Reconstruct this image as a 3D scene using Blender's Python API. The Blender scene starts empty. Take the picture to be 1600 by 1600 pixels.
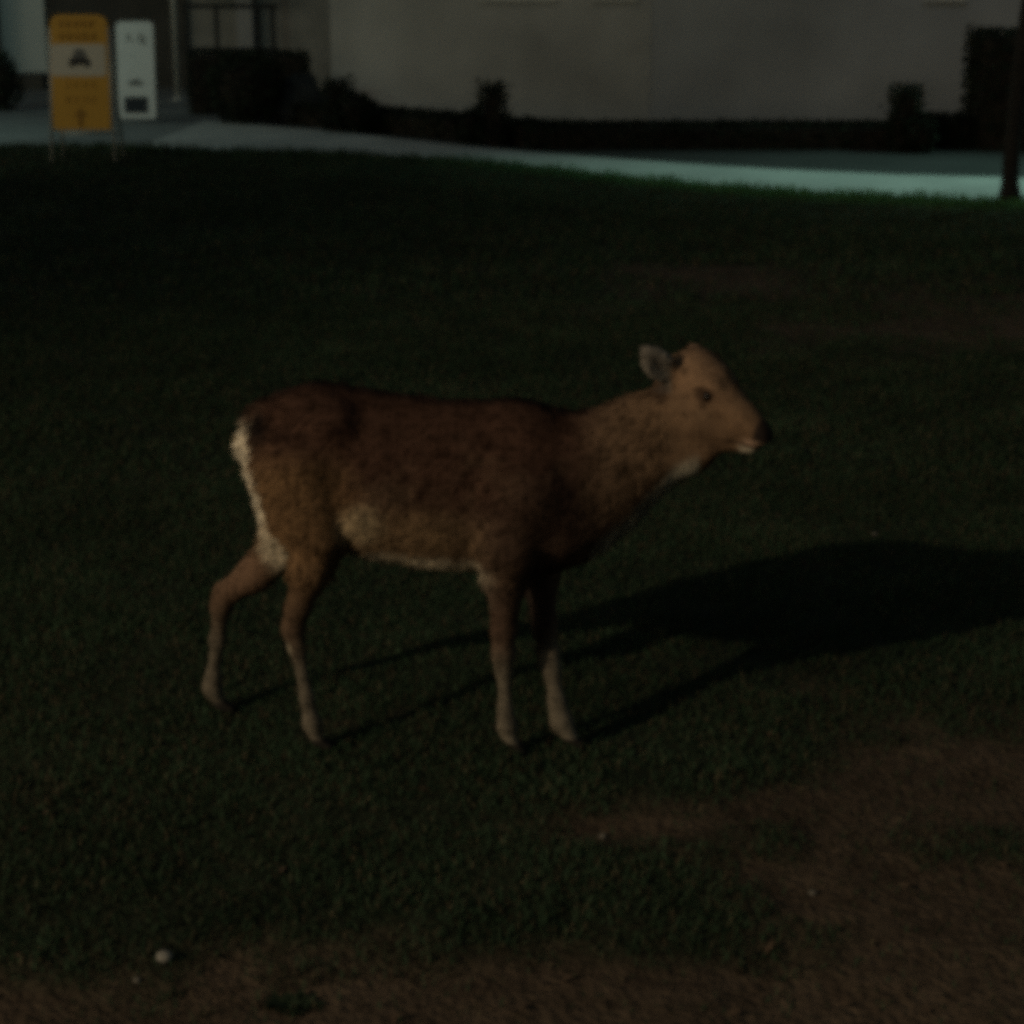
import bpy, math, random
import numpy as np
from mathutils import Vector, Matrix

random.seed(7)
RNG = np.random.default_rng(11)
scene = bpy.context.scene
COL = scene.collection

# ------------------------------------------------------------------ camera
CAM_H = 1.6
F_PX = 3000.0                       # focal length in pixels of the 1600 px frame
PITCH = math.atan(850.0 / F_PX)     # looking down
cam_data = bpy.data.cameras.new('camera')
cam_data.sensor_fit = 'HORIZONTAL'
cam_data.sensor_width = 36.0
cam_data.lens = 36.0 * F_PX / 1600.0
cam_data.clip_start = 0.05
cam_data.clip_end = 2000.0
cam = bpy.data.objects.new('camera', cam_data)
COL.objects.link(cam)
cam.location = (0, 0, CAM_H)
cam.rotation_euler = (math.pi / 2 - PITCH, 0, 0)
cam_data.dof.use_dof = True
cam_data.dof.focus_distance = 4.1
cam_data.dof.aperture_fstop = 4.6
scene.camera = cam

# ------------------------------------------------------------------ world, moonlight, exposure
SUN_EL, SUN_AZ = math.radians(22), math.radians(-125)
world = bpy.data.worlds.new('World')
scene.world = world
world.use_nodes = True
wn = world.node_tree
bg = wn.nodes['Background']
sky = wn.nodes.new('ShaderNodeTexSky')
sky.sky_type = 'NISHITA'
sky.sun_disc = False
sky.sun_elevation = SUN_EL
sky.sun_rotation = SUN_AZ
tint = wn.nodes.new('ShaderNodeMix'); tint.data_type = 'RGBA'; tint.blend_type = 'MULTIPLY'
tint.inputs['Factor'].default_value = 1.0
tint.inputs['B'].default_value = (1.0, 0.98, 0.76, 1)          # night sky over a lit town: far less blue than by day
wn.links.new(sky.outputs['Color'], tint.inputs['A'])
wn.links.new(tint.outputs['Result'], bg.inputs['Color'])
bg.inputs['Strength'].default_value = 0.020

sun_data = bpy.data.lights.new('moonlight', 'SUN')
sun_data.energy = 0.05
sun_data.angle = math.radians(10)
sun_data.color = (1.0, 0.93, 0.8)
sun = bpy.data.objects.new('moonlight', sun_data)
COL.objects.link(sun)
sd = Vector((math.cos(math.radians(34.5)) * math.cos(SUN_EL), math.sin(math.radians(34.5)) * math.cos(SUN_EL), -math.sin(SUN_EL)))
sun.rotation_euler = sd.to_track_quat('-Z', 'Y').to_euler()

scene.view_settings.view_transform = 'Standard'
scene.view_settings.look = 'None'
scene.view_settings.exposure = 0.0
scene.view_settings.gamma = 1.0
scene.view_settings.use_curve_mapping = False
scene.cycles.filter_width = 6.4
scene.cycles.use_denoising = False
scene.cycles.max_bounces = 5
scene.cycles.sample_clamp_direct = 1.2
scene.cycles.sample_clamp_indirect = 0.15

# ------------------------------------------------------------------ helpers
CP, SP = math.cos(PITCH), math.sin(PITCH)

def ray(px, py):
    u, v = (px - 800) / F_PX, (800 - py) / F_PX
    return (u, CP + v * SP, -SP + v * CP)

def at(px, py, Y):
    """point of the vertical plane y = Y seen at that place of the photograph"""
    r = ray(px, py)
    t = Y / r[1]
    return Vector((r[0] * t, Y, CAM_H + r[2] * t))

def ground(px, py):
    r = ray(px, py)
    t = -CAM_H / r[2]
    return Vector((r[0] * t, r[1] * t, 0))

def tag(o, label=None, cat=None, group=None, kind=None):
    if label: o['label'] = label
    if cat: o['category'] = cat
    if group: o['group'] = group
    if kind: o['kind'] = kind
    return o

def empty(name, loc=(0, 0, 0), rz=0):
    o = bpy.data.objects.new(name, None)
    o.location = loc
    o.rotation_euler = (0, 0, rz)
    o.empty_display_size = 0.1
    COL.objects.link(o)
    return o

def link(name, me, mat, parent=None):
    o = bpy.data.objects.new(name, me)
    if mat: me.materials.append(mat) if not me.materials else None
    COL.objects.link(o)
    o.parent = parent
    return o

class MB:
    """collects simple shapes into one mesh"""
    def __init__(self): self.v, self.f = [], []
    def add(self, vs, fs):
        n = len(self.v)
        self.v += [tuple(x) for x in vs]
        self.f += [tuple(i + n for i in f) for f in fs]
        return self
    def box(self, x0, x1, y0, y1, z0, z1, b=0.0):
        if b > 0:
            return self.prism([(x0 + b, y0), (x1 - b, y0), (x1, y0 + b), (x1, y1 - b), (x1 - b, y1), (x0 + b, y1), (x0, y1 - b), (x0, y0 + b)], z0, z1, b)
        vs = [(x, y, z) for z in (z0, z1) for (x, y) in ((x0, y0), (x1, y0), (x1, y1), (x0, y1))]
        return self.add(vs, [(3, 2, 1, 0), (4, 5, 6, 7), (0, 1, 5, 4), (1, 2, 6, 5), (2, 3, 7, 6), (3, 0, 4, 7)])
    def prism(self, poly, z0, z1, b=0.0):
        n = len(poly)
        cx = sum(p[0] for p in poly) / n; cy = sum(p[1] for p in poly) / n
        rings = [(z0, 1.0)] + ([(z1 - b, 1.0)] if b else []) + [(z1, 1.0)]
        vs = []
        for k, (z, s) in enumerate(rings):
            for (x, y) in poly:
                if b and k == len(rings) - 1:
                    d = math.hypot(x - cx, y - cy) or 1
                    x, y = x - (x - cx) / d * b, y - (y - cy) / d * b
                vs.append((x, y, z))
        fs = [tuple(range(n))[::-1], tuple(range(len(vs) - n, len(vs)))]
        for k in range(len(rings) - 1):
            for i in range(n):
                j = (i + 1) % n
                fs.append((k * n + i, k * n + j, (k + 1) * n + j, (k + 1) * n + i))
        return self.add(vs, fs)
    def plate(self, poly, y0, y1):
        """outline in x,z (counter-clockwise seen from -y) extruded along y"""
        n = len(poly)
        vs = [(x, y0, z) for x, z in poly] + [(x, y1, z) for x, z in poly]
        fs = [tuple(range(n)), tuple(range(2 * n - 1, n - 1, -1))]
        for i in range(n):
            j = (i + 1) % n
            fs.append((i, i + n, j + n, j))
        return self.add(vs, fs)
    def tube(self, pts, rad, n=10, cap=True):
        pts = [Vector(p) for p in pts]
        rad = rad if isinstance(rad, (list, tuple)) else [rad] * len(pts)
        vs, fs = [], []
        up = Vector((0.13, 0.31, 0.94))
        for k, p in enumerate(pts):
            d = (pts[min(k + 1, len(pts) - 1)] - pts[max(k - 1, 0)]).normalized()
            a = d.cross(up)
            if a.length < 0.1: a = d.cross(Vector((1, 0, 0)))
            a.normalize(); b = d.cross(a)
            for i in range(n):
                t = 2 * math.pi * i / n
                vs.append(p + (a * math.cos(t) + b * math.sin(t)) * rad[k])
        for k in range(len(pts) - 1):
            for i in range(n):
                j = (i + 1) % n
                fs.append((k * n + i, k * n + j, (k + 1) * n + j, (k + 1) * n + i))
        if cap:
            fs += [tuple(range(n))[::-1], tuple(range(len(vs) - n, len(vs)))]
        return self.add(vs, fs)
    def lathe(self, prof, n=20, c=(0, 0, 0)):
        vs, fs = [], []
        for r, z in prof:
            for i in range(n):
                t = 2 * math.pi * i / n
                vs.append((c[0] + r * math.cos(t), c[1] + r * math.sin(t), c[2] + z))
        for k in range(len(prof) - 1):
            for i in range(n):
                j = (i + 1) % n
                fs.append((k * n + i, k * n + j, (k + 1) * n + j, (k + 1) * n + i))
        fs += [tuple(range(n))[::-1], tuple(range(len(vs) - n, len(vs)))]
        return self.add(vs, fs)
    def build(self, name, mat, parent=None, smooth=False):
        me = bpy.data.meshes.new(name)
        me.from_pydata(self.v, [], self.f)
        me.update()
        if smooth: me.shade_smooth()
        return link(name, me, mat, parent)

def np_mesh(name, V, F, normals=None, smooth=False):
    """mesh from numpy arrays, F is (n,3) or (n,4)"""
    me = bpy.data.meshes.new(name)
    k = F.shape[1]
    me.vertices.add(len(V)); me.vertices.foreach_set('co', V.astype(np.float32).ravel())
    me.loops.add(F.size); me.loops.foreach_set('vertex_index', F.astype(np.int32).ravel())
    me.polygons.add(len(F))
    me.polygons.foreach_set('loop_start', np.arange(0, F.size, k, dtype=np.int32))
    me.update(calc_edges=True)
    me.polygons.foreach_set('use_smooth', np.full(len(F), bool(smooth or normals is not None)))
    me.update()
    if normals is not None:
        me.normals_split_custom_set_from_vertices(normals.astype(np.float32))
    return me

def set_color(me, name, C):
    a = me.color_attributes.new(name, 'FLOAT_COLOR', 'POINT')
    out = np.ones((len(me.vertices), 4), np.float32)
    out[:, :3] = C
    a.data.foreach_set('color', out.ravel())

# ---- value noise
_tabs = {}
def vnoise(x, y, freq, seed=0):
    if seed not in _tabs: _tabs[seed] = np.random.default_rng(100 + seed).random((256, 256))
    T = _tabs[seed]
    fx, fy = x * freq + 500.3, y * freq + 500.7
    ix, iy = np.floor(fx).astype(int), np.floor(fy).astype(int)
    tx, ty = fx - ix, fy - iy
    tx, ty = tx * tx * (3 - 2 * tx), ty * ty * (3 - 2 * ty)
    g = lambda a, b: T[a % 256, b % 256]
    return (g(ix, iy) * (1 - tx) + g(ix + 1, iy) * tx) * (1 - ty) + (g(ix, iy + 1) * (1 - tx) + g(ix + 1, iy + 1) * tx) * ty

def fbm(x, y, freq, seed=0, octs=4):
    s, a, t = 0, 1.0, 0
    for k in range(octs):
        s = s + a * vnoise(x, y, freq * 2 ** k, seed + k); t += a; a *= 0.55
    return s / t

# ------------------------------------------------------------------ materials
def material(name, color, rough=0.8, var=0.25, scale=6.0, bump=0.0, bscale=60.0, spec=0.3, metallic=0.0, attr=None, dirt=0.0):
    m = bpy.data.materials.new(name)
    m.use_nodes = True
    nt = m.node_tree; N = nt.nodes; L = nt.links
    p = N['Principled BSDF']
    p.inputs['Roughness'].default_value = rough
    p.inputs['Metallic'].default_value = metallic
    p.inputs['Specular IOR Level'].default_value = spec
    tc = N.new('ShaderNodeTexCoord')
    nz = N.new('ShaderNodeTexNoise'); nz.inputs['Scale'].default_value = scale; nz.inputs['Detail'].default_value = 6
    L.new(tc.outputs['Object'], nz.inputs['Vector'])
    mr = N.new('ShaderNodeMapRange')
    mr.inputs['From Min'].default_value = 0.25; mr.inputs['From Max'].default_value = 0.75
    mr.inputs['To Min'].default_value = 1 - var; mr.inputs['To Max'].default_value = 1 + var
    L.new(nz.outputs['Fac'], mr.inputs['Value'])
    mx = N.new('ShaderNodeMix'); mx.data_type = 'RGBA'; mx.blend_type = 'MULTIPLY'
    mx.inputs['Factor'].default_value = 1.0
    if attr:
        at_ = N.new('ShaderNodeAttribute'); at_.attribute_name = attr
        L.new(at_.outputs['Color'], mx.inputs['A'])
    else:
        mx.inputs['A'].default_value = (*color, 1)
    L.new(mr.outputs['Result'], mx.inputs['B'])
    L.new(mx.outputs['Result'], p.inputs['Base Color'])
    if bump:
        bz = N.new('ShaderNodeTexNoise'); bz.inputs['Scale'].default_value = bscale; bz.inputs['Detail'].default_value = 8
        L.new(tc.outputs['Object'], bz.inputs['Vector'])
        b = N.new('ShaderNodeBump'); b.inputs['Strength'].default_value = bump; b.inputs['Distance'].default_value = 0.02
        L.new(bz.outputs['Fac'], b.inputs['Height'])
        L.new(b.outputs['Normal'], p.inputs['Normal'])
    return m

def glow(name, color, strength):
    m = bpy.data.materials.new(name); m.use_nodes = True
    p = m.node_tree.nodes['Principled BSDF']
    p.inputs['Base Color'].default_value = (0.8, 0.8, 0.8, 1)
    p.inputs['Emission Color'].default_value = (*color, 1)
    p.inputs['Emission Strength'].default_value = strength
    return m

M = {
    'lawn': material('lawn_soil', (0.1, 0.1, 0.1), 0.95, 0.35, 22, 0.9, 55, 0.1, attr='soil'),
    'grass': material('grass_blade', (0.1, 0.1, 0.1), 0.75, 0.2, 3, spec=0.12, attr='tint'),
    'coat': material('deer_coat', (0.1, 0.1, 0.1), 0.9, 0.16, 45, 0.25, 260, 0.1, attr='coat'),
    'eye': material('deer_eye', (0.012, 0.008, 0.006), 0.12, 0.0, spec=0.5),
    'concrete': material('path_concrete', (0.44, 0.45, 0.42), 0.85, 0.22, 1.6, 0.4, 40),
    'paving': material('forecourt_paving', (0.2, 0.21, 0.2), 0.85, 0.3, 1.0, 0.4, 40),
    'asphalt': material('asphalt', (0.036, 0.036, 0.035), 0.85, 0.3, 1.2, 0.5, 90),
    'plaster': material('wall_plaster', (0.44, 0.42, 0.385), 0.9, 0.34, 0.9, 0.25, 30),
    'plaster2': material('wall_plaster_second', (0.40, 0.395, 0.39), 0.9, 0.28, 0.8, 0.25, 30),
    'panel': material('pale_panel', (0.7, 0.76, 0.73), 0.6, 0.08, 2.0, 0.1, 20),
    'darkclad': material('dark_cladding', (0.075, 0.07, 0.06), 0.7, 0.3, 2.5, 0.2, 20),
    'greyclad': material('grey_cladding', (0.32, 0.31, 0.28), 0.8, 0.25, 2.0, 0.2, 20),
    'leaf': material('hedge_leaf', (0.014, 0.021, 0.011), 0.7, 0.4, 5, spec=0.15),
    'twig': material('hedge_twig', (0.03, 0.022, 0.016), 0.9, 0.3, 8),
    'bark': material('tree_bark', (0.018, 0.016, 0.014), 0.95, 0.4, 14, 0.8, 50),
    'yellow': material('sign_yellow', (0.66, 0.36, 0.045), 0.5, 0.07, 3),
    'white': material('sign_white', (0.72, 0.73, 0.70), 0.5, 0.06, 4),
    'cream': material('sign_cream', (0.66, 0.62, 0.50), 0.5, 0.06, 4),
    'ink': material('sign_ink', (0.03, 0.03, 0.03), 0.6, 0.1),
    'greyink': material('sign_grey_ink', (0.16, 0.165, 0.155), 0.6, 0.1),
    'brownink': material('sign_brown_ink', (0.33, 0.17, 0.025), 0.6, 0.1),
    'navy': material('sign_dark_block', (0.02, 0.028, 0.035), 0.5, 0.15),
    'metal': material('grey_metal', (0.52, 0.51, 0.46), 0.5, 0.15, 9, metallic=0.3),
    'dkmetal': material('dark_metal', (0.02, 0.02, 0.02), 0.6, 0.15, 9, metallic=0.2),
    'stone': material('pebble_stone', (0.24, 0.225, 0.19), 0.85, 0.15, 40),
    'drab': material('drab_stone', (0.15, 0.135, 0.11), 0.9, 0.15, 40),
    'rock': material('boulder_stone', (0.04, 0.045, 0.044), 0.9, 0.35, 7, 0.6, 25),
    'litter': material('dead_leaf', (0.085, 0.055, 0.033), 0.85, 0.4, 30),
    'glass': material('window_glass', (0.03, 0.03, 0.03), 0.1, 0.0, spec=0.5),
    'frame': material('window_frame', (0.6, 0.58, 0.52), 0.6, 0.1, 6),
    'warmglow': glow('warm_lamp_glow', (1.0, 0.72, 0.42), 6),
    'coolglow': glow('cool_lamp_glow', (0.65, 1.0, 0.85), 6),
}

# ------------------------------------------------------------------ the ground
def blob(x, y, px, py, rx, ry):
    """soft round patch, centre given by its place on the ground"""
    c = ground(px, py)
    return np.exp(-(((x - c.x) / rx) ** 2 + ((y - c.y) / ry) ** 2))

def bare(x, y):
    """1 where the turf is worn to bare earth"""
    m = 0.0
    for a in ((220, 1580, .42, .18), (610, 1480, .36, .13), (950, 1570, .45, .14), (1350, 1560, .45, .14),
              (1480, 1250, .5, .32), (1200, 1265, .28, .12), (960, 1290, .16, .09), (1700, 1180, .5, .4), (1600, 1450, .45, .3), (1330, 1400, .3, .16),
              (1330, 470, 1.5, 1.1), (1560, 520, 1.0, .7), (1050, 430, .9, .6)):
        k = 1.05 if a[1] > 700 else 1.0
        m = m + k * blob(x, y, *a)
    m = m + 1.0 / (1 + np.exp((y - 2.76 + 0.12 * x) * 14))        # worn strip close to the path one stands on
    m = m - 0.9 * blob(x, y, 900, 1400, .2, .12) - 0.2 * blob(x, y, 1120, 1390, .2, .1)
    n = fbm(x, y, 2.2, 3, 5)
    n2 = fbm(x, y, 11.0, 13, 3)
    return np.clip((m - 0.46 + (n - 0.5) * 1.9 + (n2 - .5) * 1.2) * 1.0, 0, 1)

def height(x, y):
    h = (fbm(x, y, 1.6, 20, 3) - 0.5) * 0.03 + (fbm(x, y, 9.0, 30, 3) - 0.5) * 0.016
    near = np.clip((9.5 - y) / 2.0, 0, 1)
    return h * near - 0.010 * near * bare(x, y)

def axis(lo, hi, a, b, step, grow):
    core = list(np.arange(a, b + 1e-6, step))
    s, v, up = step, core[-1], []
    while v < hi:
        s *= grow; v += s; up.append(v)
    s, v, dn = step, core[0], []
    while v > lo:
        s *= grow; v -= s; dn.append(v)
    return np.array(dn[::-1] + core + up)

xs = axis(-260, 260, -1.9, 1.9, 0.024, 1.09)
ys = axis(-60, 420, 2.2, 5.6, 0.024, 1.05)
GX, GY = np.meshgrid(xs, ys)
gx, gy = GX.ravel(), GY.ravel()
gz = height(gx, gy)
nx, ny = len(xs), len(ys)
i = np.arange(nx * ny).reshape(ny, nx)
F = np.stack([i[:-1, :-1], i[:-1, 1:], i[1:, 1:], i[1:, :-1]], -1).reshape(-1, 4)
me = np_mesh('lawn_ground', np.stack([gx, gy, gz], 1), F, smooth=True)
bm_ = bare(gx, gy)[:, None]
earth = np.array([0.100, 0.071, 0.046]) * (0.62 + 0.76 * fbm(gx, gy, 5.0, 40, 4))[:, None]
turf = np.array([0.030, 0.036, 0.020]) * (0.7 + 0.6 * fbm(gx, gy, 4.0, 50, 4))[:, None]
set_color(me, 'soil', earth * bm_ + turf * (1 - bm_))
tag(link('lawn_ground', me, M['lawn']), kind='structure')

# the pale footpath and the road behind it
def sheet(name, pts, z, mat, thick=0.0):
    mb = MB()
    n = len(pts)
    if thick:
        mb.prism(pts, z - thick, z, 0.012)
    else:
        mb.add([(x, y, z) for x, y in pts], [tuple(range(n))])
    return tag(mb.build(name, mat), kind='structure')

def g2(px, py): v = ground(px, py); return (v.x, v.y)
front = [(-30, 15.0), g2(-60, 229), g2(120, 229), g2(330, 237), g2(520, 241), g2(680, 249), g2(830, 262), g2(1000, 281), g2(1200, 299), g2(1400, 310), g2(1600, 318), (9.0, 11.6), (16.0, 9.1)]
back = [(16.5, 11.0), (9.3, 13.2), g2(1600, 281), g2(1400, 276), g2(1200, 267), g2(1000, 254), g2(830, 241), g2(680, 226), g2(500, 206), g2(330, 192)]
sheet('road', [(-60, 17.5), (-4, 17.5), (0, 17.0), (4, 15.0), (9.2, 13.0), (17, 10.5), (60, 4), (90, 30), (-60, 45)], 0.006, M['asphalt'])
sheet('forecourt', [g2(345, 237.5), g2(345, 188), g2(300, 140), (-30, 29), (-30, 15.2), g2(-60, 229), g2(120, 229)], 0.012, M['paving'])
sheet('footpath', [g2(215, 232.5)] + front[3:] + back + [g2(318, 191)], 0.016, M['concrete'], 0.06)

# ------------------------------------------------------------------ grass
def path_front(x):
    fx = np.array([p[0] for p in front]); fy = np.array([p[1] for p in front])
    return np.interp(x, fx, fy)

def blades(name, n, y0, y1, h0, h1, w0, w1, seed, label):
    r = np.random.default_rng(seed)
    # even over the trapezium that the place shows, with a margin
    y = np.sqrt(r.random(n) * (y1 ** 2 - y0 ** 2) + y0 ** 2)
    x = (r.random(n) * 2 - 1) * (0.37 * y + 0.6)
    b = bare(x, y)
    clump = fbm(x, y, 7.0, 60, 3)
    keep = (r.random(n) > b * 0.93) & (y < path_front(x) - 0.02 * r.random(n)) & (r.random(n) < 0.35 + 1.1 * clump)
    x, y, clump = x[keep], y[keep], clump[keep]; n = len(x)
    z = height(x, y) - 0.004
    H = (h0 + (h1 - h0) * r.random(n)) * (0.55 + 0.9 * clump)
    H = H * (1 + 1.3 * np.clip(1 - (path_front(x) - y) / .7, 0, 1))
    W = w0 + (w1 - w0) * r.random(n)
    a = r.random(n) * 2 * np.pi
    lean = 0.15 + 0.75 * r.random(n)
    la = r.random(n) * 2 * np.pi
    dx, dy = np.cos(a) * W / 2, np.sin(a) * W / 2
    lx, ly = np.cos(la) * lean * H, np.sin(la) * lean * H
    base = np.stack([x, y, z], 1)
    off = np.stack([dx, dy, np.zeros(n)], 1)
    mid = base + np.stack([lx * .35, ly * .35, H * .62], 1)
    tip = base + np.stack([lx, ly, H * (1 - 0.25 * lean)], 1)
    V = np.stack([base - off, base + off, mid - off * .75, mid + off * .75, tip], 1).reshape(-1, 3)
    k = np.arange(n)[:, None] * 5
    F = np.concatenate([k + np.array([[0, 1, 3]]), k + np.array([[0, 3, 2]]), k + np.array([[2, 3, 4]])], 0)
    me = np_mesh(name, V, F)
    g = r.random(n)[:, None]
    col = np.array([0.027, 0.054, 0.029]) * (1 - g) + np.array([0.040, 0.070, 0.036]) * g
    dry = r.random(n) < 0.10 + 0.25 * fbm(x, y, 1.3, 70, 3)
    col[dry] = np.array([0.085, 0.07, 0.042]) * (0.5 + 0.8 * r.random(dry.sum())[:, None])
    col *= (0.65 + 0.7 * fbm(x, y, 2.5, 80, 3))[:, None]
    lit_fringe = np.clip(1 - (path_front(x) - y) / .8, 0, 1)[:, None]             # lamplit green fringe painted onto the taller grass along the path
    lit_fringe = lit_fringe * np.clip((x + 1.2) / 2.2, .12, 1)[:, None]
    col = col * (1 - lit_fringe) + np.array([.085, .23, .07]) * lit_fringe * (.7 + .6 * g)
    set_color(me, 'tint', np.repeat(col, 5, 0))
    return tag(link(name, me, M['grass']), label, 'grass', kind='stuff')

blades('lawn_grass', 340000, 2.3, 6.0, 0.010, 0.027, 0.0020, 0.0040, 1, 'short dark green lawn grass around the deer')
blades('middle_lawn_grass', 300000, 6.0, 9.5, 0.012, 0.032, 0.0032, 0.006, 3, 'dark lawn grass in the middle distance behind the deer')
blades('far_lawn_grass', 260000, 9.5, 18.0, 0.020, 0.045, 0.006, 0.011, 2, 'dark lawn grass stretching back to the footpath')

# ------------------------------------------------------------------ the deer
YM = 3.90
def dy_mid(px): return YM - (px - 420) / 430.0 * 0.05
PXM = 735.0
VOX = 0.0056
lo = np.array([-0.70, YM - 0.27, -0.012]); hi = np.array([0.60, YM + 0.22, 0.93])
shape = np.ceil((hi - lo) / VOX).astype(int) + 1
D = np.full(shape, 0.08, np.float32)
AX = [lo[k] + VOX * np.arange(shape[k]) for k in range(3)]

def P3(px, py, dy): 
    v = at(px, py, dy_mid(px) + dy); return np.array(v)

def cap(a, b, ra, rb, k=0.02, sy=1.0, op='add'):
    """tapered limb between two joints, blended into the body; sy narrows it sideways"""
    a, b = np.array(a, float), np.array(b, float)
    R = max(ra, rb) + k * 1.5 + 3 * VOX
    mn = np.minimum(a, b) - R; mx = np.maximum(a, b) + R
    i0 = np.clip(np.floor((mn - lo) / VOX).astype(int), 0, shape); i1 = np.clip(np.ceil((mx - lo) / VOX).astype(int) + 1, 0, shape)
    if np.any(i1 <= i0): return
    sl = tuple(slice(i0[q], i1[q]) for q in range(3))
    X = AX[0][sl[0]][:, None, None]; Y = AX[1][sl[1]][None, :, None]; Z = AX[2][sl[2]][None, None, :]
    ym = (a[1] + b[1]) / 2
    A = np.array([a[0], ym + (a[1] - ym) / sy, a[2]]); B = np.array([b[0], ym + (b[1] - ym) / sy, b[2]])
    Ys = ym + (Y - ym) / sy
    d = B - A; L = max(float(d @ d), 1e-9)
    t = np.clip(((X - A[0]) * d[0] + (Ys - A[1]) * d[1] + (Z - A[2]) * d[2]) / L, 0, 1)
    dist = np.sqrt((X - A[0] - t * d[0]) ** 2 + (Ys - A[1] - t * d[1]) ** 2 + (Z - A[2] - t * d[2]) ** 2) - (ra + (rb - ra) * t)
    dist = dist * (0.5 + 0.5 * sy)
    cur = D[sl]
    if op == 'add':
        h = np.clip(0.5 + 0.5 * (cur - dist) / k, 0, 1)
        D[sl] = cur * (1 - h) + dist * h - k * h * (1 - h)
    else:
        h = np.clip(0.5 - 0.5 * (cur + dist) / k, 0, 1)
        D[sl] = cur * (1 - h) - dist * h + k * h * (1 - h)

def chain(pts, k=0.02, sy=1.0):
    """pts: (px, py, sideways metres, radius in photo pixels)"""
    for p, q in zip(pts[:-1], pts[1:]):
        cap(P3(*p[:3]), P3(*q[:3]), p[3] / PXM, q[3] / PXM, k, sy)

# trunk
chain([(452, 690, 0, 62), (480, 702, 0, 84), (535, 724, 0, 103), (620, 748, 0, 110), (740, 759, 0, 114), (830, 766, 0, 116), (888, 774, 0, 92)], 0.05, 0.74)
chain([(500, 643, 0, 32), (640, 666, 0, 26), (800, 672, 0, 30), (868, 702, 0, 26)], 0.05)              # spine ridge
chain([(588, 790, 0, 72), (690, 808, 0, 64), (800, 818, 0, 58)], 0.05, 1.0)                               # belly
for s_ in (-1, 1):
    chain([(830, 690, s_ * .045, 40), (840, 770, s_ * .075, 42), (870, 825, s_ * .06, 38)], 0.05)         # shoulder blade
    chain([(470, 650, s_ * .05, 30), (520, 665, s_ * .075, 34)], 0.04)                                    # hip bone
# neck
chain([(868, 768, 0, 98), (940, 736, -.004, 80)], 0.06, 0.80)
chain([(930, 742, -.004, 80), (1012, 690, -.008, 65), (1052, 660, -.012, 54)], 0.05, 0.66)
chain([(1036, 702, -.012, 44), (1078, 706, -.03, 27), (1108, 698, -.05, 18)], 0.035, 0.65)                                         # throat hair
# head, turned to the viewer: a along the muzzle, b sideways, c up, all from the point between the eyes
HA, HT = math.radians(34), math.radians(12)
HF_ = np.array([math.cos(HT) * math.cos(HA), -math.cos(HT) * math.sin(HA), -math.sin(HT)])
HL_ = np.array([math.sin(HA), math.cos(HA), 0.0])
HU_ = np.array([math.sin(HT) * math.cos(HA), -math.sin(HT) * math.sin(HA), math.cos(HT)])
HE = P3(1119, 603, -.03)
def hp(a, b, c): return HE + HF_ * a + HL_ * b + HU_ * c
def hloc(V): q = V - HE; return q @ HF_, q @ HL_, q @ HU_
def hchain(pts, k=.02):
    for p, q in zip(pts[:-1], pts[1:]): cap(hp(*p[:3]), hp(*q[:3]), p[3], q[3], k)
hchain([(-.080, 0, -.014, .050), (-.048, 0, .008, .049), (-.010, 0, .002, .046)], .025)                      # skull
hchain([(-.012, 0, -.014, .044), (.03, 0, -.028, .038), (.075, 0, -.046, .031), (.112, 0, -.060, .0265)], .02)   # nose bridge
for b in (-1, 1):
    hchain([(-.06, b * .022, -.058, .044), (-.01, b * .020, -.072, .040), (.045, b * .010, -.078, .030)], .022)   # cheek
    hchain([(-.02, b * .034, .012, .012), (.016, b * .036, .006, .011)], .016)                             # brow
    hchain([(-.012, b * .050, -.012, .0085), (.014, b * .046, -.014, .0085)], .008) if False else None
    hchain([(.118, b * .008, -.062, .015), (.130, b * .009, -.064, .0135)], .008)                         # nose pad
hchain([(-.065, 0, -.105, .036), (.0, 0, -.105, .028), (.05, 0, -.100, .020), (.088, 0, -.098, .013), (.108, 0, -.100, .009)], .014)   # jaw
hchain([(.085, 0, -.078, .018), (.112, 0, -.080, .013)], .010)                                             # upper lip
for b in (-1, 1):
    e = hp(.004, b * .059, -.010); cap(e, e + HF_ * .008, .010, .009, .008, op='sub')                       # eye sockets
    n_ = hp(.132, b * .011, -.058); cap(n_, n_ + HF_ * .006, .004, .003, .003, op='sub')                    # nostrils
# ears: cupped leaves
def ear(base, tip, w, face):
    base, tip, face = np.array(base), np.array(tip), np.array(face) / np.linalg.norm(face)
    ax = tip - base; L = np.linalg.norm(ax); ax /= L
    sd = np.cross(ax, face); sd /= np.linalg.norm(sd)
    prof = [0.34, .78, 1.0, .92, .62, .2]
    for j in range(5):
        c0, c1 = base + ax * L * j / 5, base + ax * L * (j + 1) / 5
        for s in (-1, -.5, 0, .5, 1):
            o0 = sd * w * prof[j] * s + face * (0.012 * s * s) * prof[j]
            o1 = sd * w * prof[j + 1] * s + face * (0.012 * s * s) * prof[j + 1]
            cap(c0 + o0, c1 + o1, .0065, .0062, .012)
ear(hp(-.078, -.044, .0), P3(1010, 549, -.075), .023, (-.15, -.97, .1))
ear(hp(-.062, .034, .02), P3(1082, 546, .050), .020, (.35, -.9, .1))
# front legs
chain([(815, 770, -.075, 72), (800, 850, -.085, 50), (791, 905, -.085, 31), (787, 985, -.08, 18), (787, 1020, -.08, 16), (788, 1045, -.078, 11.5), (790, 1110, -.083, 10), (792, 1132, -.084, 13), (796, 1152, -.085, 11)], 0.02)
chain([(850, 780, .075, 68), (848, 850, .075, 46), (843, 905, .065, 28), (852, 985, .025, 17), (857, 1022, .0, 15.5), (861, 1045, -.012, 13), (871, 1100, -.036, 12.5), (878, 1128, -.046, 15), (888, 1147, -.05, 13)], 0.02)
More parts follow.
